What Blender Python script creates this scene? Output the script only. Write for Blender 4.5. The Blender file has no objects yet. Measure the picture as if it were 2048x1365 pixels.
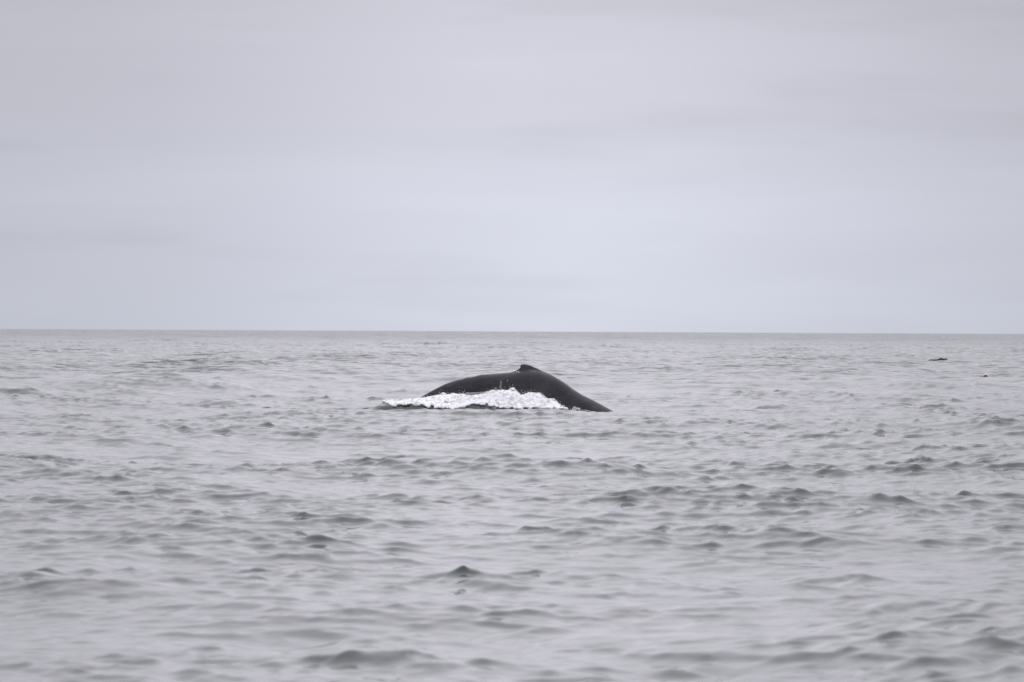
import bpy, bmesh, math, random
import numpy as np
from mathutils import Matrix, Vector

rng = np.random.default_rng(11)
random.seed(11)
scene = bpy.context.scene
COL = scene.collection

# ------------------------------------------------------------------ camera
CAM_H = 2.52
LENS, SENSOR = 240.0, 36.0
FPX = 2048.0 * LENS / SENSOR            # focal length in photograph pixels
PITCH, ROLL = 0.00150, 0.0049
cam_data = bpy.data.cameras.new("camera")
cam_data.lens = LENS
cam_data.sensor_width = SENSOR
cam_data.clip_start = 0.5
cam_data.clip_end = 60000.0
cam_data.dof.use_dof = True
cam_data.dof.focus_distance = 212.4
cam_data.dof.aperture_fstop = 6.6
cam = bpy.data.objects.new("camera", cam_data)
COL.objects.link(cam)
CAM_ROT = Matrix.Rotation(math.pi / 2 - PITCH, 4, 'X') @ Matrix.Rotation(ROLL, 4, 'Z')
cam.matrix_world = Matrix.Translation((0, 0, CAM_H)) @ CAM_ROT
scene.camera = cam

# ------------------------------------------------------------------ world: an overcast sky
SUN_EL, SUN_AZ = math.radians(55), math.radians(165)
world = bpy.data.worlds.new("World")
scene.world = world
world.use_nodes = True
wt = world.node_tree
wt.nodes.clear()


def N(tree, kind, **props):
    n = tree.nodes.new(kind)
    for k, v in props.items():
        if k.startswith("in_"):
            n.inputs[k[3:].replace("_", " ")].default_value = v
        else:
            setattr(n, k, v)
    return n


def math_node(tree, op, a, b=None, c=None, clamp=False):
    n = tree.nodes.new("ShaderNodeMath")
    n.operation = op
    n.use_clamp = clamp
    for i, v in enumerate((a, b, c)):
        if v is None:
            continue
        if isinstance(v, (int, float)):
            n.inputs[i].default_value = v
        else:
            tree.links.new(v, n.inputs[i])
    return n.outputs[0]


def ramp(tree, fac, stops, interp='LINEAR'):
    n = tree.nodes.new("ShaderNodeValToRGB")
    cr = n.color_ramp
    cr.interpolation = interp
    while len(cr.elements) < len(stops):
        cr.elements.new(0.5)
    for e, (p, c) in zip(cr.elements, stops):
        e.position = p
        e.color = (c, c, c, 1) if isinstance(c, (int, float)) else (*c, 1)
    tree.links.new(fac, n.inputs[0])
    return n.outputs[0]


L = wt.links
tc = N(wt, "ShaderNodeTexCoord")
sep = N(wt, "ShaderNodeSeparateXYZ")
L.new(tc.outputs["Generated"], sep.inputs[0])
up = math_node(wt, 'MAXIMUM', sep.outputs["Z"], 0.0)
# cloud deck: soft streaks, long along the horizon
mp = N(wt, "ShaderNodeMapping")
mp.inputs["Scale"].default_value = (14.0, 14.0, 99.0)
mp.inputs["Location"].default_value = (3.5, 1.7, 0.55)
mp.inputs["Rotation"].default_value = (0.0, 0.02, 0.0)
L.new(tc.outputs["Generated"], mp.inputs["Vector"])
n1 = N(wt, "ShaderNodeTexNoise", in_Scale=1.0, in_Detail=6.0, in_Roughness=0.52)
L.new(mp.outputs[0], n1.inputs["Vector"])
mp2 = N(wt, "ShaderNodeMapping")
mp2.inputs["Scale"].default_value = (11.0, 11.0, 14.0)
mp2.inputs["Location"].default_value = (1.2, 5.3, 2.0)
L.new(tc.outputs["Generated"], mp2.inputs["Vector"])
n2 = N(wt, "ShaderNodeTexNoise", in_Scale=1.0, in_Detail=2.0, in_Roughness=0.4)
L.new(mp2.outputs[0], n2.inputs["Vector"])
streak = ramp(wt, n1.outputs["Fac"], [(0.28, 0.93), (0.50, 1.0), (0.72, 1.035)], 'EASE')
broad = ramp(wt, n2.outputs["Fac"], [(0.30, 0.96), (0.70, 1.04)], 'EASE')
lift = math_node(wt, 'MULTIPLY_ADD', up, 2.75, 1.0)           # overcast: brighter overhead
# lens vignette painted into the sky: brightest straight ahead, dimmer to both sides
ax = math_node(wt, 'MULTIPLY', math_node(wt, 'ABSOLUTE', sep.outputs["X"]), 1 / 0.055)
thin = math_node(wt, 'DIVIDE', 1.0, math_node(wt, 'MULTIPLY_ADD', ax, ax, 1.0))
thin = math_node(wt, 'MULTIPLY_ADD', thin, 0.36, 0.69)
lum = math_node(wt, 'MULTIPLY', math_node(wt, 'MULTIPLY', streak, broad), lift)
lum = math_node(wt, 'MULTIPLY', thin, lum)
tint = ramp(wt, up, [(0.0, (0.675, 0.703, 0.803)), (0.016, (0.662, 0.683, 0.780)),
                     (0.036, (0.597, 0.600, 0.684)), (0.052, (0.552, 0.549, 0.624)), (0.11, (0.760, 0.738, 0.815)),
                     (0.45, (0.755, 0.733, 0.800)), (1.0, (0.74, 0.725, 0.78))], 'EASE')
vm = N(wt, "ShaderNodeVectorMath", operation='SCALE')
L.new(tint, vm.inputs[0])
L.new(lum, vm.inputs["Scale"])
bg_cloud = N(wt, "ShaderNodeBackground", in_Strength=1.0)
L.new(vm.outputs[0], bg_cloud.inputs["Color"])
sky = N(wt, "ShaderNodeTexSky", sky_type='NISHITA', sun_disc=False)
sky.sun_elevation = SUN_EL
sky.sun_rotation = SUN_AZ
bg_sky = N(wt, "ShaderNodeBackground", in_Strength=0.07)
L.new(sky.outputs[0], bg_sky.inputs["Color"])
mixw = N(wt, "ShaderNodeMixShader")
mixw.inputs[0].default_value = 0.95
L.new(bg_sky.outputs[0], mixw.inputs[1])
L.new(bg_cloud.outputs[0], mixw.inputs[2])
wo = N(wt, "ShaderNodeOutputWorld")
L.new(mixw.outputs[0], wo.inputs["Surface"])

# ------------------------------------------------------------------ sun behind the cloud deck
sd = bpy.data.lights.new("sun", 'SUN')
sd.energy = 0.6
sd.angle = math.radians(50)
sd.color = (1.0, 0.97, 0.93)
sun = bpy.data.objects.new("sun", sd)
COL.objects.link(sun)
sdir = Vector((math.sin(SUN_AZ) * math.cos(SUN_EL), math.cos(SUN_AZ) * math.cos(SUN_EL), math.sin(SUN_EL)))
sun.rotation_euler = sdir.to_track_quat('Z', 'Y').to_euler()

# ------------------------------------------------------------------ exposure
vs = scene.view_settings
vs.view_transform = 'Standard'
vs.look = 'None'
vs.exposure = 0.0
vs.gamma = 1.0
vs.use_curve_mapping = False
scene.cycles.use_denoising = True
scene.cycles.max_bounces = 6


# ------------------------------------------------------------------ helpers
def ray(px, py):
    d = CAM_ROT.to_3x3() @ Vector(((px - 1024.0) / FPX, (682.5 - py) / FPX, -1.0))
    return d


def at_depth(px, py, Y):
    """point of the place seen at this spot of the photograph, Y metres ahead"""
    d = ray(px, py)
    s = Y / d.y
    return Vector((d.x * s, Y, CAM_H + d.z * s))


def at_sea(px, py):
    d = ray(px, py)
    s = -CAM_H / d.z
    return Vector((d.x * s, d.y * s, 0.0))


def mesh_obj(name, verts, faces, mat, parent=None, smooth=True):
    me = bpy.data.meshes.new(name)
    me.from_pydata([tuple(v) for v in verts], [], faces)
    me.update()
    if smooth:
        me.polygons.foreach_set("use_smooth", [True] * len(me.polygons))
    o = bpy.data.objects.new(name, me)
    COL.objects.link(o)
    me.materials.append(mat)
    if parent:
        o.parent = parent
    return o


def big_mesh(name, V, F, mat, parent=None, attrs=None):
    """V (n,3) and F (m,k) numpy arrays"""
    me = bpy.data.meshes.new(name)
    m, k = F.shape
    me.vertices.add(len(V))
    me.vertices.foreach_set("co", V.astype(np.float32).ravel())
    me.loops.add(m * k)
    me.loops.foreach_set("vertex_index", F.astype(np.int32).ravel())
    me.polygons.add(m)
    me.polygons.foreach_set("loop_start", np.arange(0, m * k, k, dtype=np.int32))
    me.polygons.foreach_set("use_smooth", np.ones(m, dtype=bool))
    for an, av in (attrs or {}).items():
        a = me.attributes.new(an, 'FLOAT', 'POINT')
        a.data.foreach_set("value", av.astype(np.float32))
    me.update(calc_edges=True)
    me.materials.append(mat)
    o = bpy.data.objects.new(name, me)
    COL.objects.link(o)
    if parent:
        o.parent = parent
    return o


def smoothstep(a, b, x):
    t = np.clip((x - a) / (b - a), 0, 1)
    return t * t * (3 - 2 * t)


def new_mat(name):
    m = bpy.data.materials.new(name)
    m.use_nodes = True
    t = m.node_tree
    return m, t, t.nodes["Principled BSDF"], t.nodes["Material Output"]


def vnoise(x, y, seed=0):
    """smooth value noise in 2-D, -1..1"""
    r = np.random.default_rng(seed)
    T = r.uniform(-1, 1, (256, 256))
    xi, yi = np.floor(x).astype(int), np.floor(y).astype(int)
    fx, fy = x - xi, y - yi
    fx, fy = fx * fx * (3 - 2 * fx), fy * fy * (3 - 2 * fy)
    a, b = T[yi % 256, xi % 256], T[yi % 256, (xi + 1) % 256]
    c, d = T[(yi + 1) % 256, xi % 256], T[(yi + 1) % 256, (xi + 1) % 256]
    return (a * (1 - fx) + b * fx) * (1 - fy) + (c * (1 - fx) + d * fx) * fy


# ------------------------------------------------------------------ materials
def make_water():
    m, t, bs, out = new_mat("sea_water")
    bs.inputs["Base Color"].default_value = (0.030, 0.044, 0.043, 1)
    bs.inputs["Roughness"].default_value = 0.06
    bs.inputs["IOR"].default_value = 1.333
    geo = N(t, "ShaderNodeNewGeometry")
    at = N(t, "ShaderNodeAttribute", attribute_name="coarse")
    # ripples finer than the mesh
    mpa = N(t, "ShaderNodeMapping")
    mpa.inputs["Scale"].default_value = (1.0, 1.5, 1.0)
    mpa.inputs["Rotation"].default_value = (0, 0, 0.35)
    t.links.new(geo.outputs["Position"], mpa.inputs["Vector"])
    fine = N(t, "ShaderNodeTexNoise", in_Scale=5.5, in_Detail=3.0, in_Roughness=0.55)
    t.links.new(mpa.outputs[0], fine.inputs["Vector"])
    mid = N(t, "ShaderNodeTexNoise", in_Scale=0.75, in_Detail=3.0, in_Roughness=0.55)
    t.links.new(mpa.outputs[0], mid.inputs["Vector"])
    b1 = N(t, "ShaderNodeBump", in_Distance=0.018)
    b1.inputs["Strength"].default_value = 0.06
    t.links.new(fine.outputs["Fac"], b1.inputs["Height"])
    mpb = N(t, "ShaderNodeMapping")
    mpb.inputs["Scale"].default_value = (0.055, 0.0055, 1.0)
    t.links.new(geo.outputs["Position"], mpb.inputs["Vector"])
    grp = N(t, "ShaderNodeTexNoise", in_Scale=1.0, in_Detail=7.0, in_Roughness=0.78)   # wave groups
    t.links.new(mpb.outputs[0], grp.inputs["Vector"])
    gf = ramp(t, grp.outputs["Fac"], [(0.40, 0.55), (0.56, 0.80), (0.66, 2.4)])
    amp = math_node(t, 'MULTIPLY', at.outputs["Fac"], gf)
    amp = math_node(t, 'MULTIPLY', amp, 2.1)
    ctr = N(t, "ShaderNodeVectorMath", operation='SUBTRACT')
    ctr.inputs[1].default_value = (0.5, 0.5, 0.5)
    t.links.new(mid.outputs["Color"], ctr.inputs[0])
    sp = N(t, "ShaderNodeSeparateXYZ")          # far out only the near faces of the waves show
    t.links.new(ctr.outputs[0], sp.inputs[0])
    flat = N(t, "ShaderNodeCombineXYZ")
    t.links.new(sp.outputs["X"], flat.inputs["X"])
    t.links.new(math_node(t, 'MULTIPLY', math_node(t, 'ABSOLUTE', sp.outputs["Y"]), -1.0), flat.inputs["Y"])
    slp = N(t, "ShaderNodeVectorMath", operation='SCALE')
    t.links.new(flat.outputs[0], slp.inputs[0])
    t.links.new(amp, slp.inputs["Scale"])
    addn = N(t, "ShaderNodeVectorMath", operation='ADD')
    t.links.new(b1.outputs[0], addn.inputs[0])
    t.links.new(slp.outputs[0], addn.inputs[1])
    nrm = N(t, "ShaderNodeVectorMath", operation='NORMALIZE')
    t.links.new(addn.outputs[0], nrm.inputs[0])
    t.links.new(nrm.outputs[0], bs.inputs["Normal"])
    # depth of colour drifts slowly over the sea
    big = N(t, "ShaderNodeTexNoise", in_Scale=0.12, in_Detail=2.0)
    t.links.new(geo.outputs["Position"], big.inputs["Vector"])
    col = ramp(t, big.outputs["Fac"], [(0.35, (0.029, 0.037, 0.036)), (0.65, (0.037, 0.048, 0.044))])
    t.links.new(col, bs.inputs["Base Color"])
    return m


def make_skin():
    m, t, bs, out = new_mat("wet_whale_skin")
    tcn = N(t, "ShaderNodeTexCoord")
    a = N(t, "ShaderNodeTexNoise", in_Scale=1.6, in_Detail=6.0, in_Roughness=0.62)
    t.links.new(tcn.outputs["Object"], a.inputs["Vector"])
    base = ramp(t, a.outputs["Fac"], [(0.35, (0.0075, 0.008, 0.0115)), (0.68, (0.018, 0.0185, 0.024))])
    # pale scuffs and scratches, drawn out along the body
    mpn = N(t, "ShaderNodeMapping")
    mpn.inputs["Scale"].default_value = (1.1, 1.0, 3.2)
    mpn.inputs["Rotation"].default_value = (0, 0.55, 0)
    t.links.new(tcn.outputs["Object"], mpn.inputs["Vector"])
    b = N(t, "ShaderNodeTexNoise", in_Scale=2.3, in_Detail=7.0, in_Roughness=0.7)
    t.links.new(mpn.outputs[0], b.inputs["Vector"])
    scuff = ramp(t, b.outputs["Fac"], [(0.54, 0.0), (0.70, 0.6)])
    mx = N(t, "ShaderNodeMix", data_type='RGBA')
    mx.inputs["B"].default_value = (0.060, 0.059, 0.068, 1)
    t.links.new(scuff, mx.inputs["Factor"])
    t.links.new(base, mx.inputs["A"])
    # tiny barnacle specks
    v = N(t, "ShaderNodeTexVoronoi", in_Scale=7.0, in_Randomness=1.0)
    t.links.new(tcn.outputs["Object"], v.inputs["Vector"])
    speck = ramp(t, v.outputs["Distance"], [(0.04, 0.7), (0.09, 0.0)])
    gate = ramp(t, b.outputs["Fac"], [(0.52, 0.0), (0.62, 1.0)])
    mx2 = N(t, "ShaderNodeMix", data_type='RGBA')
    mx2.inputs["B"].default_value = (0.20, 0.20, 0.21, 1)
    t.links.new(math_node(t, 'MULTIPLY', speck, gate), mx2.inputs["Factor"])
    t.links.new(mx.outputs["Result"], mx2.inputs["A"])
    t.links.new(mx2.outputs["Result"], bs.inputs["Base Color"])
    bs.inputs["Roughness"].default_value = 0.42
    bs.inputs["IOR"].default_value = 1.36
    bs.inputs["Specular IOR Level"].default_value = 0.21
    rr = ramp(t, b.outputs["Fac"], [(0.3, 0.20), (0.7, 0.50)])
    t.links.new(rr, bs.inputs["Roughness"])
    bp = N(t, "ShaderNodeBump", in_Distance=0.012)
    bp.inputs["Strength"].default_value = 0.6
    t.links.new(a.outputs["Fac"], bp.inputs["Height"])
    t.links.new(bp.outputs[0], bs.inputs["Normal"])
    return m


def make_foam():
    m, t, bs, out = new_mat("sea_foam")
    geo = N(t, "ShaderNodeNewGeometry")
    n = N(t, "ShaderNodeTexNoise", in_Scale=9.0, in_Detail=4.0)
    t.links.new(geo.outputs["Position"], n.inputs["Vector"])
    c = ramp(t, n.outputs["Fac"], [(0.35, (0.47, 0.48, 0.50)), (0.6, (0.67, 0.67, 0.68))])
    t.links.new(c, bs.inputs["Base Color"])
    bs.inputs["Roughness"].default_value = 0.5
    bs.inputs["IOR"].default_value = 1.33
    # lace: bubbles thin out and let the water behind show
    mpf = N(t, "ShaderNodeMapping")
    mpf.inputs["Scale"].default_value = (1.0, 1.0, 0.55)
    t.links.new(geo.outputs["Position"], mpf.inputs["Vector"])
    l = N(t, "ShaderNodeTexNoise", in_Scale=6.5, in_Detail=4.0, in_Roughness=0.6)
    t.links.new(mpf.outputs[0], l.inputs["Vector"])
    t.links.new(ramp(t, l.outputs["Fac"], [(0.33, 0.60), (0.47, 1.0)]), bs.inputs["Alpha"])
    return m


def make_flotsam():
    m, t, bs, out = new_mat("wet_dark_weed")
    tcn = N(t, "ShaderNodeTexCoord")
    n = N(t, "ShaderNodeTexNoise", in_Scale=14.0, in_Detail=4.0)
    t.links.new(tcn.outputs["Object"], n.inputs["Vector"])
    c = ramp(t, n.outputs["Fac"], [(0.35, (0.012, 0.011, 0.009)), (0.65, (0.035, 0.031, 0.024))])
    t.links.new(c, bs.inputs["Base Color"])
    bs.inputs["Roughness"].default_value = 0.6
    return m


WATER, SKIN, FOAM, WEED = make_water(), make_skin(), make_foam(), make_flotsam()


# ------------------------------------------------------------------ the sea: wave spectrum
def wave_tile(size, n, lmin, lmax, mss, wind, spread, seed, peaked=0.3):
    """periodic height field and its horizontal (choppy) shifts with a given mean square slope"""
    r = np.random.default_rng(seed)
    k1 = 2 * np.pi * np.fft.fftfreq(n, size / n)
    kx, ky = np.meshgrid(k1, k1)
    k = np.hypot(kx, ky)
    k[0, 0] = 1.0
    lam = 2 * np.pi / k
    win = smoothstep(lmin * 0.8, lmin * 1.2, lam) * (1 - smoothstep(lmax * 0.8, lmax * 1.25, lam))
    cosang = (kx * math.cos(wind) + ky * math.sin(wind)) / k
    P = k ** -4.0 * win * (np.abs(cosang) ** spread + 0.05)
    P[0, 0] = 0
    Hk = np.sqrt(P) * (r.normal(size=(n, n)) + 1j * r.normal(size=(n, n)))
    h = np.fft.ifft2(Hk).real
    h = np.exp(peaked * np.clip(h / h.std(), -3, 3.2))      # flat troughs, peaked crests
    h -= h.mean()
    Hs = np.fft.fft2(h)
    sx, sy = np.fft.ifft2(1j * kx * Hs).real, np.fft.ifft2(1j * ky * Hs).real
    g = math.sqrt(mss / np.mean(sx ** 2 + sy ** 2))
    dx = np.fft.ifft2(1j * kx / k * Hs).real
    dy = np.fft.ifft2(1j * ky / k * Hs).real
    return [a.astype(np.float32) * g for a in (h, dx, dy)], size, n


def sample(tile, x, y):
    arrs, size, n = tile
    u, v = (x / size * n), (y / size * n)
    i, j = np.floor(u).astype(np.int64), np.floor(v).astype(np.int64)
    fu, fv = u - i, v - j
    i0, i1, j0, j1 = i % n, (i + 1) % n, j % n, (j + 1) % n
    w00, w10, w01, w11 = (1 - fu) * (1 - fv), fu * (1 - fv), (1 - fu) * fv, fu * fv
    return [a[j0, i0] * w00 + a[j0, i1] * w10 + a[j1, i0] * w01 + a[j1, i1] * w11 for a in arrs]


TILES = [  # tile, rotation, row spacing over which it fades from the mesh, choppiness
    (wave_tile(311.0, 1024, 6.0, 28.0, 0.0026, math.radians(100), 2.0, 5, 0.2), 0.0, (3.0, 9.0), 1.2),
    (wave_tile(97.0, 1024, 1.0, 6.0, 0.0044, math.radians(66), 3.0, 6, 0.30), 0.0, (0.8, 2.2), 1.3),
    (wave_tile(37.0, 1024, 0.27, 1.0, 0.0084, math.radians(68), 5.0, 8, 0.30), 0.0, (0.22, 0.60), 1.0),
    (wave_tile(29.0, 1024, 0.25, 0.9, 0.0074, math.radians(122), 5.0, 12, 0.30), 0.0, (0.22, 0.60), 1.0),
    (wave_tile(13.7, 1024, 0.12, 0.28, 0.0066, math.radians(92), 2.5, 9, 0.30), 0.0, (0.12, 0.24), 0.8),
]


def waves(x, y, dr):
    Z = np.zeros_like(x)
    DX = np.zeros_like(x)
    DY = np.zeros_like(x)
    gust = 1.0
    slick = np.exp(-(x / 9.0) ** 4 - np.where(y > 208, (y - 208) / 9.0, (208 - y) / 16.0) ** 4)
    for i, (tile, rot, (f0, f1), chop) in enumerate(TILES):
        c, s = math.cos(rot), math.sin(rot)
        h, dx, dy = sample(tile, c * x - s * y + 400.0, s * x + c * y + 400.0)
        w = (1 - smoothstep(f0, f1, dr)) * gust
        if i < 2:       # the whale's slick: long waves flattened round the animal
            w = w * (1 - (0.97, 0.93)[i] * slick)
        Z += w * h
        DX += w * (c * dx + s * dy) * chop
        DY += w * (-s * dx + c * dy) * chop
        if i == 1:      # short waves ride on the crests and lie down in slick patches
            rel = Z / 0.11
            cat = vnoise(x * 0.45, y * 0.16, 51) + 0.6 * vnoise(x * 1.3 + 9, y * 0.5, 52)
            gust = np.clip(0.92 * np.exp(0.25 * np.clip(rel, -2, 2) + 0.36 * cat), 0.3, 1.9)
    return Z, DX, DY


# single crests that stand out in the photograph: place, width, height
CRESTS = [(1735, 897, 120, 24), (220, 780, 100, 14), (590, 801, 120, 14), (960, 990, 150, 17)]
CREST_W = []
for (px, py, wp, hp) in CRESTS:
    c = at_sea(px, py)
    ppm = FPX / c.y
    CREST_W.append((c.x, c.y, wp / ppm * 0.36, hp / ppm * 0.33))


def crests(x, y):
    Z = np.zeros_like(x)
    for i, (cx, cy, w, h) in enumerate(CREST_W):
        sel = (np.abs(x - cx) < 3.2 * w) & (np.abs(y - cy) < 7 * h + 1.0)
        if not sel.any():
            continue
        xx = x[sel] - cx
        bend = 0.9 * h * np.sin(xx / w * 1.7 + i * 2.1) + 0.5 * xx * math.sin(i * 1.7) + 0.8 * h * vnoise(xx / h * 0.5 + i * 9.1, xx * 0 + i, 61)
        yy = y[sel] - cy - bend
        front, back = h * 1.55, h * 3.0                      # steep towards the viewer, long behind
        prof = np.where(yy < 0, np.exp(-(yy / front) ** 2), np.exp(-(yy / back) ** 2))
        Z[sel] += h * prof * np.exp(-(np.abs(xx - 0.25 * w * math.sin(i * 3.1)) / w) ** 1.6)
    return Z


# ------------------------------------------------------------------ water pushed up along the whale
Y_RIDGE = 213.0            # the whale's spine
Y_FOOT = Y_RIDGE - 1.95


def zpx(py, px=1000.0, Y=(Y_RIDGE - 1.10)):
    return at_depth(px, py, Y).z


def prof_from_px(pts, Y):
    P = [at_depth(a, b, Y) for a, b in pts]
    return np.array([p.x for p in P]), np.array([p.z for p in P])


# top edge of the lifted water (foam and the clear sheet) along the flank
TOP_X, TOP_Z = prof_from_px([(690, 824), (725, 821), (748, 814), (768, 804), (790, 801), (818, 799), (842, 796), (862, 793),
                             (880, 789), (907, 787), (930, 785), (958, 783), (985, 780), (1003, 781), (1025, 781),
                             (1040, 786), (1060, 789), (1080, 789), (1090, 796), (1105, 801), (1116, 808), (1126, 814),
                             (1150, 817), (1180, 820)], (Y_RIDGE - 1.10))
# crest of the small wave that breaks in front of it
CR_X, CR_Z = prof_from_px([(690, 824), (725, 822), (745, 818), (762, 811), (785, 809), (805, 808), (830, 806), (855, 807), (880, 810),
                           (905, 814), (935, 807), (955, 808), (980, 811), (1000, 819), (1030, 822), (1060, 823),
                           (1100, 823), (1130, 824), (1170, 825)], (Y_RIDGE - 1.55))


def lifted(x, y):
    """height of the water piled against the flank; rises from its foot to the whale's side"""
    yy = y + 0.10 * vnoise(x * 1.1, x * 0 + 3.3, 21) + 0.04 * vnoise(x * 3.7, y * 1.5, 22)
    zc = 1.0 * np.interp(x, CR_X, np.maximum(CR_Z, 0), left=0, right=0)
    zt = np.maximum(np.interp(x, TOP_X, np.maximum(TOP_Z, 0), left=0, right=0) - 0.03, zc * 0.8)
    y1, y2 = Y_FOOT + 0.40, Y_FOOT + 1.05
    a = smoothstep(Y_FOOT, y1, yy)
    b = smoothstep(y1 - 0.1, y2, yy)
    z = zc * a + (zt - zc) * b
    z *= 1 - smoothstep(Y_FOOT + 1.25, Y_FOOT + 2.1, yy)
    return z


def sea_height(x, y):
    dr = np.array([row_step(v) for v in y])
    Z, DX, DY = waves(x, y, dr)
    near = calm(x, y)
    return Z * (1 - 0.65 * near) + crests(x, y) + lifted(x, y)


def calm(x, y):
    return np.exp(-((x - 0.2) / 3.6) ** 4 - ((y - (Y_RIDGE - 0.80)) / 1.9) ** 4)


def row_step(y):
    """depth spacing of the sea mesh, dense where the photograph resolves ripples"""
    if y < 80:
        return 0.066
    if y < 250:
        return 0.034 if Y_RIDGE - 2.6 < y < Y_RIDGE + 0.4 else 0.066 + (y - 80) * 0.124 / 170
    if y < 1100:
        return 0.19 + (y - 250) * 3.81 / 850
    return 4.0 * (y / 1100) ** 1.5


def build_sea():
    # rows ahead of the camera, dense where the photograph resolves ripples
    rows = [-4000, -1500, -600, -250, -110, -50, -20, -6, 4, 12, 18, 23, 27, 30, 33, 35, 37, 38.5, 40, 41]
    y = 41.6
    dense = []
    while y < 16000:
        dense.append(y)
        y += row_step(y)
    Y = np.array(rows + dense + [16000, 24000])
    DR = np.gradient(Y)
    DR[:len(rows)] = 5.0
    # columns: an even fan over the view, then ever wider to both sides
    nc = 430
    uc = np.linspace(-1.0, 1.0, nc)
    side = [1.004]
    st = 0.006
    while side[-1] < 60:
        st *= 1.65
        side.append(side[-1] + st)
    side = np.array(side)
    U = np.concatenate([-side[::-1], uc, side])
    half = 0.0765 * np.maximum(Y, 30.0) + 1.4
    X = half[:, None] * U[None, :]
    YY = np.repeat(Y[:, None], len(U), 1)
    D = np.repeat(DR[:, None], len(U), 1)
    x, y, d = X.ravel(), YY.ravel(), D.ravel()
    ua = np.abs(np.tile(U, len(Y)))
    d = d + np.clip(ua - 1.0, 0, None) * 3.0
    Z, DX, DY = waves(x, y, d)
    near = calm(x, y)
    keep = 1 - 0.65 * near
    Z, DX, DY = Z * keep, DX * keep, DY * keep
    Z = Z + crests(x, y) + lifted(x, y)
    V = np.stack([x + DX, y + DY, Z], 1)
    nr, ncol = X.shape
    idx = np.arange(nr * ncol).reshape(nr, ncol)
    F = np.stack([idx[:-1, :-1], idx[:-1, 1:], idx[1:, 1:], idx[1:, :-1]], -1).reshape(-1, 4)
    coarse = smoothstep(0.15, 0.9, d) * (1 + 0.9 * smoothstep(1.0, 16.0, d))
    o = big_mesh("sea", V, F, WATER, attrs={"coarse": coarse})
    o["kind"] = "structure"
    o["label"] = "grey rippled open sea under an overcast sky"
    print("sea rows", nr, "cols", ncol, "tris", 2 * len(F))
    return o


build_sea()


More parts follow.
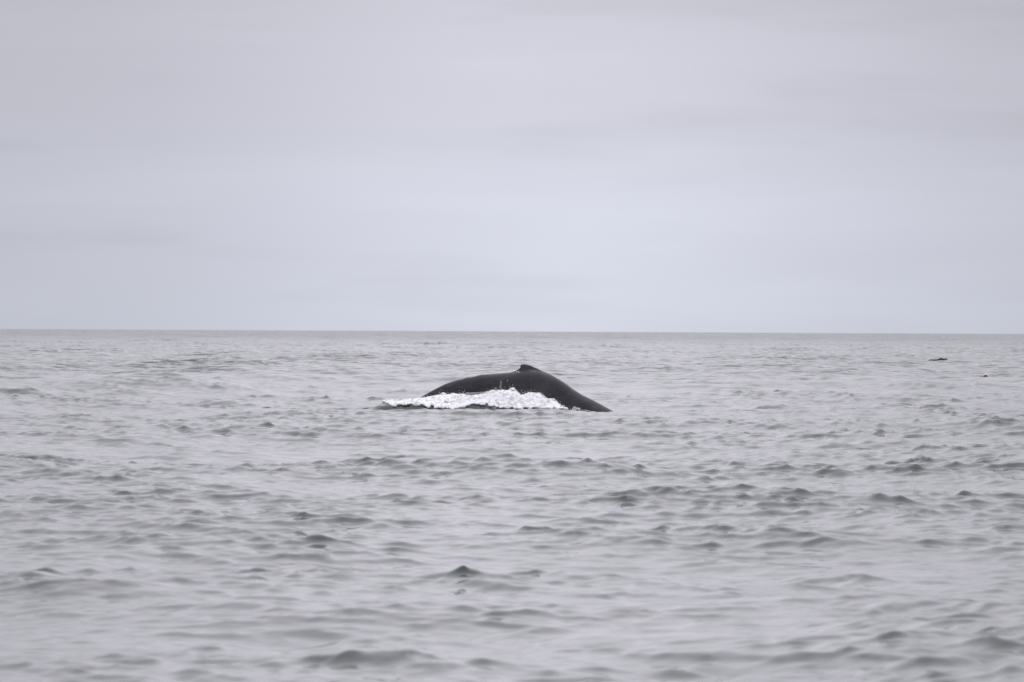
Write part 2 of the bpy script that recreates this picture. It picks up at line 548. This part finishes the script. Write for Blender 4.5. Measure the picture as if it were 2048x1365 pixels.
# ------------------------------------------------------------------ the whale
def build_whale():
    # ridge line of the back without the fin, tail stock to the left, shoulders to the right
    ridge = [(700, 930), (740, 885), (775, 848), (805, 820), (837.4, 796.9), (850.9, 789.4), (869.7, 778.8), (891, 768.2),
             (912.6, 761.0), (925, 758.2), (934, 755.4), (941, 754.8), (952, 752.4), (962, 749.6), (970, 749.4), (985, 748.2),
             (998.6, 747.0), (1010, 746.0), (1020, 745.2), (1033, 743.6), (1047, 741.5), (1060, 740.0), (1073.8, 741.0),
             (1085, 744.2), (1098, 748.6), (1116.8, 758.0), (1132.9, 768.6), (1149, 780.6), (1165, 790.6), (1186.6, 801.0),
             (1208, 812.6), (1223, 821.0), (1260, 842), (1310, 872), (1370, 912), (1440, 965)]
    RX, RZ = prof_from_px(ridge, Y_RIDGE)
    fin = [(1019, 0), (1027, 0.6), (1033.5, 2.3), (1038, 4.6), (1040.6, 6.6), (1041.4, 11.6), (1044, 12.8), (1049.6, 12.3),
           (1057.7, 9.9), (1066, 6.6), (1073.8, 3.9), (1085, 1.6), (1098, 0.7), (1112, 0)]
    sc = Y_RIDGE / FPX
    FX = np.array([(a - 1024) * sc for a, b in fin])
    FH = np.array([b * sc for a, b in fin])
    # half width and depth of the body along its length
    WX = np.array([(a - 1024) * sc for a in (700, 780, 838, 900, 960, 1030, 1100, 1180, 1260, 1350, 1440)])
    WW = np.array([0.20, 0.26, 0.33, 0.43, 0.58, 0.78, 0.98, 1.15, 1.25, 1.28, 1.2])
    HH = np.array([0.28, 0.38, 0.50, 0.66, 0.86, 1.10, 1.30, 1.42, 1.48, 1.45, 1.3])
    # stations, close together at the fin
    xs = np.concatenate([np.linspace(RX[0], -0.25, 90, endpoint=False), np.linspace(-0.25, 1.35, 110, endpoint=False),
                         np.linspace(1.35, RX[-1], 80)])
    # angles, close together along the spine
    na = 44
    q = np.linspace(0, 1, na)
    ang = np.pi * (0.55 * q + 0.45 * q ** 2.6)
    ang = np.concatenate([-ang[::-1][:-1], ang])[:-1]      # 0 = top
    # smooth ridge interpolation
    t = np.linspace(RX[0], RX[-1], 4000)
    zz = np.interp(t, RX, RZ)
    ker = np.hanning(41)
    ker /= ker.sum()
    pad = np.concatenate([np.full(20, zz[0]), zz, np.full(20, zz[-1])])
    pad[:20] = zz[0] - (zz[20] - zz[0]) / 20 * np.arange(20, 0, -1)
    pad[-20:] = zz[-1] + (zz[-1] - zz[-21]) / 20 * np.arange(1, 21)
    zz = np.convolve(pad, ker, 'valid')
    verts, faces = [], []
    for x in xs:
        top = np.interp(x, t, zz)
        w, hh = np.interp(x, WX, WW), np.interp(x, WX, HH)
        slope = (np.interp(x + 0.05, t, zz) - np.interp(x - 0.05, t, zz)) / 0.1
        fh = np.interp(x, FX, FH, left=0, right=0)
        keel = 0.10 + 0.35 * np.clip((0.2 - x) / 2.5, 0, 1)     # sharper spine on the tail stock
        for a in ang:
            sy = math.sin(a)
            cz = math.cos(a)
            y = w * np.sign(sy) * abs(sy) ** (1.0 + 0.22 * keel)
            z = top - hh * (1 - cz) * (1.0 / math.cos(math.atan(slope)))
            if abs(a) < 1.2:
                z += fh * (math.exp(-(y / 0.075) ** 2) * 0.93 + 0.07 * math.exp(-(y / 0.24) ** 2))
                z += -0.05 * keel * (1 - math.exp(-(y / (0.35 * w)) ** 2)) * math.exp(-(y / (0.8 * w)) ** 2)
            # slow undulation of the flank
            y *= 1 + 0.018 * math.sin(x * 2.1 + z * 3.0)
            verts.append((x, y, z))
    n = len(ang)
    for i in range(len(xs) - 1):
        for j in range(n):
            k = (j + 1) % n
            faces.append((i * n + j, i * n + k, (i + 1) * n + k, (i + 1) * n + j))
    faces.append(tuple(range(n)))
    faces.append(tuple(range((len(xs) - 1) * n + n - 1, (len(xs) - 1) * n - 1, -1)))
    o = mesh_obj("humpback_whale", verts, faces, SKIN)
    o.location = (0, Y_RIDGE, 0)
    bm = bmesh.new()
    bm.from_mesh(o.data)
    bmesh.ops.recalc_face_normals(bm, faces=bm.faces)
    bm.to_mesh(o.data)
    bm.free()
    o["label"] = "dark grey humpback whale arching its wet back with small hooked dorsal fin"
    o["category"] = "whale"
    return o


build_whale()


# ------------------------------------------------------------------ foam
def ico(sub):
    bm = bmesh.new()
    bmesh.ops.create_icosphere(bm, subdivisions=sub, radius=1.0)
    V = np.array([v.co[:] for v in bm.verts])
    F = np.array([[v.index for v in f.verts] for f in bm.faces])
    bm.free()
    return V, F


ICO1, ICO2 = ico(1), ico(2)


def blobs(centers, radii, squash=None, base=ICO1, jitter=0.25):
    V0, F0 = base
    n, k = len(centers), len(V0)
    sc = radii[:, None] * (1 + jitter * rng.uniform(-1, 1, (n, 3)))
    if squash is not None:
        sc = sc * squash
    a = rng.uniform(0, 2 * np.pi, n)
    ca, sa = np.cos(a), np.sin(a)
    P = V0[None, :, :] * (1 + 0.12 * rng.uniform(-1, 1, (n, k, 1)))
    x = P[..., 0] * ca[:, None] - P[..., 1] * sa[:, None]
    y = P[..., 0] * sa[:, None] + P[..., 1] * ca[:, None]
    P = np.stack([x, y, P[..., 2]], -1) * sc[:, None, :] + centers[:, None, :]
    F = F0[None] + (np.arange(n) * k)[:, None, None]
    return P.reshape(-1, 3), F.reshape(-1, 3)


def join(parts):
    V, F, o = [], [], 0
    for v, f in parts:
        V.append(v)
        F.append(f + o)
        o += len(v)
    return np.concatenate(V), np.concatenate(F)


def build_splash():
    root = bpy.data.objects.new("splash", None)
    COL.objects.link(root)
    root["label"] = "white foaming splash breaking along the near side of the whale"
    root["category"] = "splash"
    # envelope of the white water in the photograph
    top = [(768, 803), (771, 800), (776, 801), (797, 801), (818, 799), (838, 797), (851, 796), (864, 793), (880, 790), (887, 786),
           (892, 790), (907, 788), (925, 789), (940, 792), (955, 791), (968, 788), (980, 783), (992, 781), (1005, 781),
           (1015, 782), (1020, 780), (1025, 774.5), (1030, 780), (1036, 787), (1044, 791), (1050, 788), (1056, 786), (1080, 787),
           (1087, 793), (1097, 799), (1108, 798), (1114, 806), (1124, 814), (1132, 816)]
    bot = [(768, 806), (776, 810), (784, 814), (797, 811), (818, 810), (835, 812), (848, 816), (864, 815), (880, 818), (891, 820),
           (910, 818), (925, 817), (935, 811), (945, 807), (955, 811), (964, 814), (975, 812), (985, 815), (1000, 817),
           (1015, 818), (1030, 818), (1060, 817), (1080, 817), (1106, 818), (1124, 818.5), (1132, 818)]
    tx, tz = prof_from_px(top, (Y_RIDGE - 1.05))
    bx, bz = prof_from_px(bot, (Y_RIDGE - 1.55))
    yg = np.linspace(Y_FOOT - 0.05, Y_FOOT + 1.15, 60)

    def on_surface(x, z):
        """where the lifted water reaches height z (interpolated front to flank)"""
        S = sea_height(np.repeat(x, 60), np.tile(yg, len(x))).reshape(-1, 60)
        S = np.maximum.accumulate(S, 1)
        k = np.clip((S < z[:, None]).sum(1), 0, 59)
        return yg[k], S[np.arange(len(x)), k]

    parts = []

    def layer(n, rmin, rmax, dens, off, squash=None, base=ICO1, seed=1, edge=0.02, rim=False):
        x = rng.uniform(tx[0] - 0.03, tx[-1] + 0.03, n)
        zt = np.interp(x, tx, tz) + edge * vnoise(x * 16, x * 0 + 1.5, 31 + seed) + 0.5 * edge * vnoise(x * 40, x * 0, 35 + seed)
        zb = np.interp(x, bx, bz) + 0.03 * vnoise(x * 9, x * 0 + 7.1, 33)
        u = rng.uniform(0, 1, n)
        if rim:
            u = np.where(rng.uniform(0, 1, n) < 0.55, 1.02 - 0.16 * u ** 2, -0.10 + 0.20 * u)
        z = zb + (zt - zb) * u
        r = rng.uniform(rmin, rmax, n)
        # lace: holes open towards the lower edge and in the thin tail of foam on the left
        hole = vnoise(x * 5, z * 11, 41) * 0.55 + vnoise(x * 15, z * 22, 42) * 0.45
        thin = np.interp(x, [tx[0], tx[0] + 0.8, tx[0] + 1.6, tx[-1]], [0.75, 0.38, 0.0, 0.0])
        veil = np.exp(-((x + 1.22) / 0.45) ** 2) * smoothstep(0.55, 0.95, u) * 0.5
        thr = -0.75 + 0.70 * (1 - u) ** 3.0 + thin + veil
        ok = (hole > thr) & (z - r * 0.2 < zt) & (rng.uniform(0, 1, n) < dens)
        x, z, r, zt = x[ok], z[ok], r[ok], zt[ok]
        y, s = on_surface(x, z)
        z = np.minimum(np.maximum(s, z), zt - 0.6 * r)
        c = np.stack([x, y - off * rng.uniform(0, 1, len(x)), z], 1)
        parts.append(blobs(c, r, None if squash is None else np.array(squash), base))

    # body of the foam: overlapping clumps fused into one lumpy skin
    layer(4200, 0.030, 0.066, 1.0, 0.05, (1.3, 1.0, 0.9), ICO1, 1, 0.012)
    layer(5000, 0.016, 0.034, 1.0, 0.10, None, ICO1, 2, 0.035)
    V, F = join(parts)
    tmp = big_mesh("foam_clumps", V, F, FOAM)
    md = tmp.modifiers.new("fuse", 'REMESH')
    md.mode = 'VOXEL'
    md.voxel_size = 0.0125
    sm = tmp.modifiers.new("soften", 'SMOOTH')
    sm.factor = 0.5
    sm.iterations = 14
    dg = bpy.context.evaluated_depsgraph_get()
    me = bpy.data.meshes.new_from_object(tmp.evaluated_get(dg))
    bpy.data.objects.remove(tmp)
    me.name = "foam"
    me.polygons.foreach_set("use_smooth", np.ones(len(me.polygons), dtype=bool))
    me.materials.clear()
    me.materials.append(FOAM)
    o = bpy.data.objects.new("foam", me)
    COL.objects.link(o)
    o.parent = root
    o["kind"] = "stuff"
    # froth flung off its upper edge
    parts.clear()
    layer(1800, 0.005, 0.012, 1.0, 0.12, None, ICO1, 3, 0.085, True)
    V, F = join(parts)
    o = big_mesh("froth", V, F, FOAM, root)
    o["kind"] = "stuff"
    # flying drops; the last three beads are a white spot beside the fin
    C, R = [], []
    for (px, py, s) in [(1001, 762, 1), (1004, 763, .8), (1002, 766, 1.2), (1000, 769, .9), (1003, 770, .8), (1001, 773, 1.4),
                        (1000, 776, 1.1), (1003, 777, 1.0), (1001, 780, 1.5), (998, 779, .8), (1015, 761, .8), (1014, 764, .7),
                        (1018, 773, .7), (1025, 772, 1.0), (1026, 770, .7), (1043, 782, .8), (1050, 784, .8), (1034, 781, .7),
                        (1006, 759, .6), (1033, 744, 1.2), (1036.5, 744.5, 1.4), (1039, 745, 1.0)]:
        p = at_depth(px, py, (Y_RIDGE - 1.10) if py > 750 else (Y_RIDGE - 0.28))
        C.append(p)
        R.append(0.0125 * s)
    for i in range(650):
        px = rng.uniform(770, 1125)
        py = np.interp(px, [a for a, b in top], [b for a, b in top]) - abs(rng.normal()) * 3.6 + 1
        C.append(at_depth(px, py, rng.uniform((Y_RIDGE - 1.60), (Y_RIDGE - 1.00))))
        R.append(0.003 + 0.0075 * rng.uniform() ** 2)
    V, F = blobs(np.array([c[:] for c in C]), np.array(R), None, ICO1)
    o = big_mesh("spray", V, F, FOAM, root)
    o["kind"] = "stuff"
    return root


build_splash()


def foam_patch(name, label, category, spots, seed):
    """flat scraps of foam lying on the water: list of (px, py, width_px, height_px, count)"""
    C, R = [], []
    for (px, py, w, h, n) in spots:
        for i in range(n):
            a, b = rng.normal() * 0.4, rng.normal() * 0.4
            p = at_sea(px + a * w, py + b * h)
            C.append((p.x, p.y, 0.0))
            R.append(rng.uniform(0.35, 1.0) * 0.9 / (FPX / p.y))
    C, R = np.array(C), np.array(R)
    C[:, 2] = sea_height(C[:, 0].copy(), C[:, 1].copy()) + R * 0.2
    V, F = blobs(C, R * 1.3, np.array((1.8, 1.5, 0.55)), ICO1)
    c0 = C.mean(0)
    o = big_mesh(name, V - c0, F, FOAM)
    o.location = c0
    o["label"] = label
    o["category"] = category
    o["kind"] = "stuff"
    return o


foam_patch("foam_streak", "thin broken streak of foam trailing left of the splash", "foam",
           [(680, 808, 16, 2, 40), (725, 803, 30, 1.6, 60), (705, 802, 20, 1.2, 25), (740, 810, 10, 1.5, 20), (655, 801, 14, 1.2, 20),
            (850, 818, 14, 2, 26), (1000, 818, 40, 1.5, 30)], 3)


def ring_splash():
    """two small loops of thrown water where the shoulder meets the sea"""
    C, R = [], []
    for (cx, cy, rx, ry, n) in [(1149, 820, 3.6, 5.5, 60), (1154.5, 821, 2.6, 4.5, 46), (1158.5, 821.5, 1.6, 3.6, 34), (1125, 813, 4, 1.6, 30)]:
        for i in range(n):
            a = math.pi * (i / (n - 1))
            p = at_depth(cx + rx * math.cos(a) + rng.normal() * .25, cy - ry * math.sin(a) + rng.normal() * .3, (Y_RIDGE - 1.50))
            C.append(p[:])
            R.append(rng.uniform(0.006, 0.014))
    for i in range(60):
        p = at_depth(1151 + rng.normal() * 5, 820 + rng.normal() * 1.6, (Y_RIDGE - 1.55))
        C.append(p[:])
        R.append(rng.uniform(0.006, 0.014))
    C = np.array(C)
    V, F = blobs(C, np.array(R))
    c0 = C.mean(0)
    o = big_mesh("water_spurt", V - c0, F, FOAM)
    o.location = c0
    o["kind"] = "stuff"
    o["label"] = "tiny looping spurt of white water at the foot of the whale's shoulder"
    o["category"] = "splash"


ring_splash()

foam_patch("whitecap", "small distant whitecap below the horizon on the left", "whitecap", [(475, 688, 11, 1.6, 90)], 4)


# ------------------------------------------------------------------ flotsam far right
def tube(path, radii, seg=10):
    V, F = [], []
    for i, (p, r) in enumerate(zip(path, radii)):
        for j in range(seg):
            a = 2 * math.pi * j / seg
            V.append((p[0], p[1] + r * math.cos(a), p[2] + r * math.sin(a)))
    for i in range(len(path) - 1):
        for j in range(seg):
            k = (j + 1) % seg
            F.append((i * seg + j, i * seg + k, (i + 1) * seg + k, (i + 1) * seg + j))
    F.append(tuple(range(seg)))
    F.append(tuple(range((len(path) - 1) * seg + seg - 1, (len(path) - 1) * seg - 1, -1)))
    return V, F


def flotsam(name, label, px, py, path, radii, lift=0.0):
    p = at_sea(px, py)
    # float it on the wave nearest that spot that no nearer crest hides
    yy = np.arange(p.y - 70, p.y + 25, 0.15)
    zz = sea_height(p.x / p.y * yy, yy)
    el = (zz - CAM_H) / yy
    open_ = el >= np.maximum.accumulate(el) - 1e-9
    k = np.where(open_)[0][np.argmin(np.abs(yy[open_] - p.y))]
    p = Vector((p.x / p.y * yy[k], yy[k], 0))
    z = float(zz[k])
    V, F = tube(path, radii)
    o = mesh_obj(name, V, F, WEED)
    o.location = (p.x, p.y, z + lift)
    o["label"] = label
    o["category"] = "flotsam"
    return o


flotsam("driftwood", "dark log-like flotsam with a thicker knobbly end, far right near the horizon", 1876, 725,
        [(-0.85, 0, -.02), (-0.6, 0, .02), (-0.3, .03, .02), (-0.05, 0, .03), (0.12, 0, .08), (0.25, 0, .13), (0.36, 0, .09),
         (0.48, 0, .08), (0.6, 0, .10), (0.72, 0, .11), (0.82, 0, .10)],
        [.02, .05, .055, .06, .09, .11, .10, .08, .075, .06, .02], 0.03)
flotsam("kelp_float", "small dark dome with a thin trailing stem floating at far right", 1971, 762,
        [(-0.30, 0, .0), (-0.2, 0, .012), (-0.13, 0, .012), (-0.10, 0, .02), (-0.05, 0, .045), (0.0, 0, .055), (0.05, 0, .045),
         (0.09, 0, .02), (0.12, 0, .0)],
        [.008, .012, .012, .03, .055, .06, .052, .03, .008], 0.015)
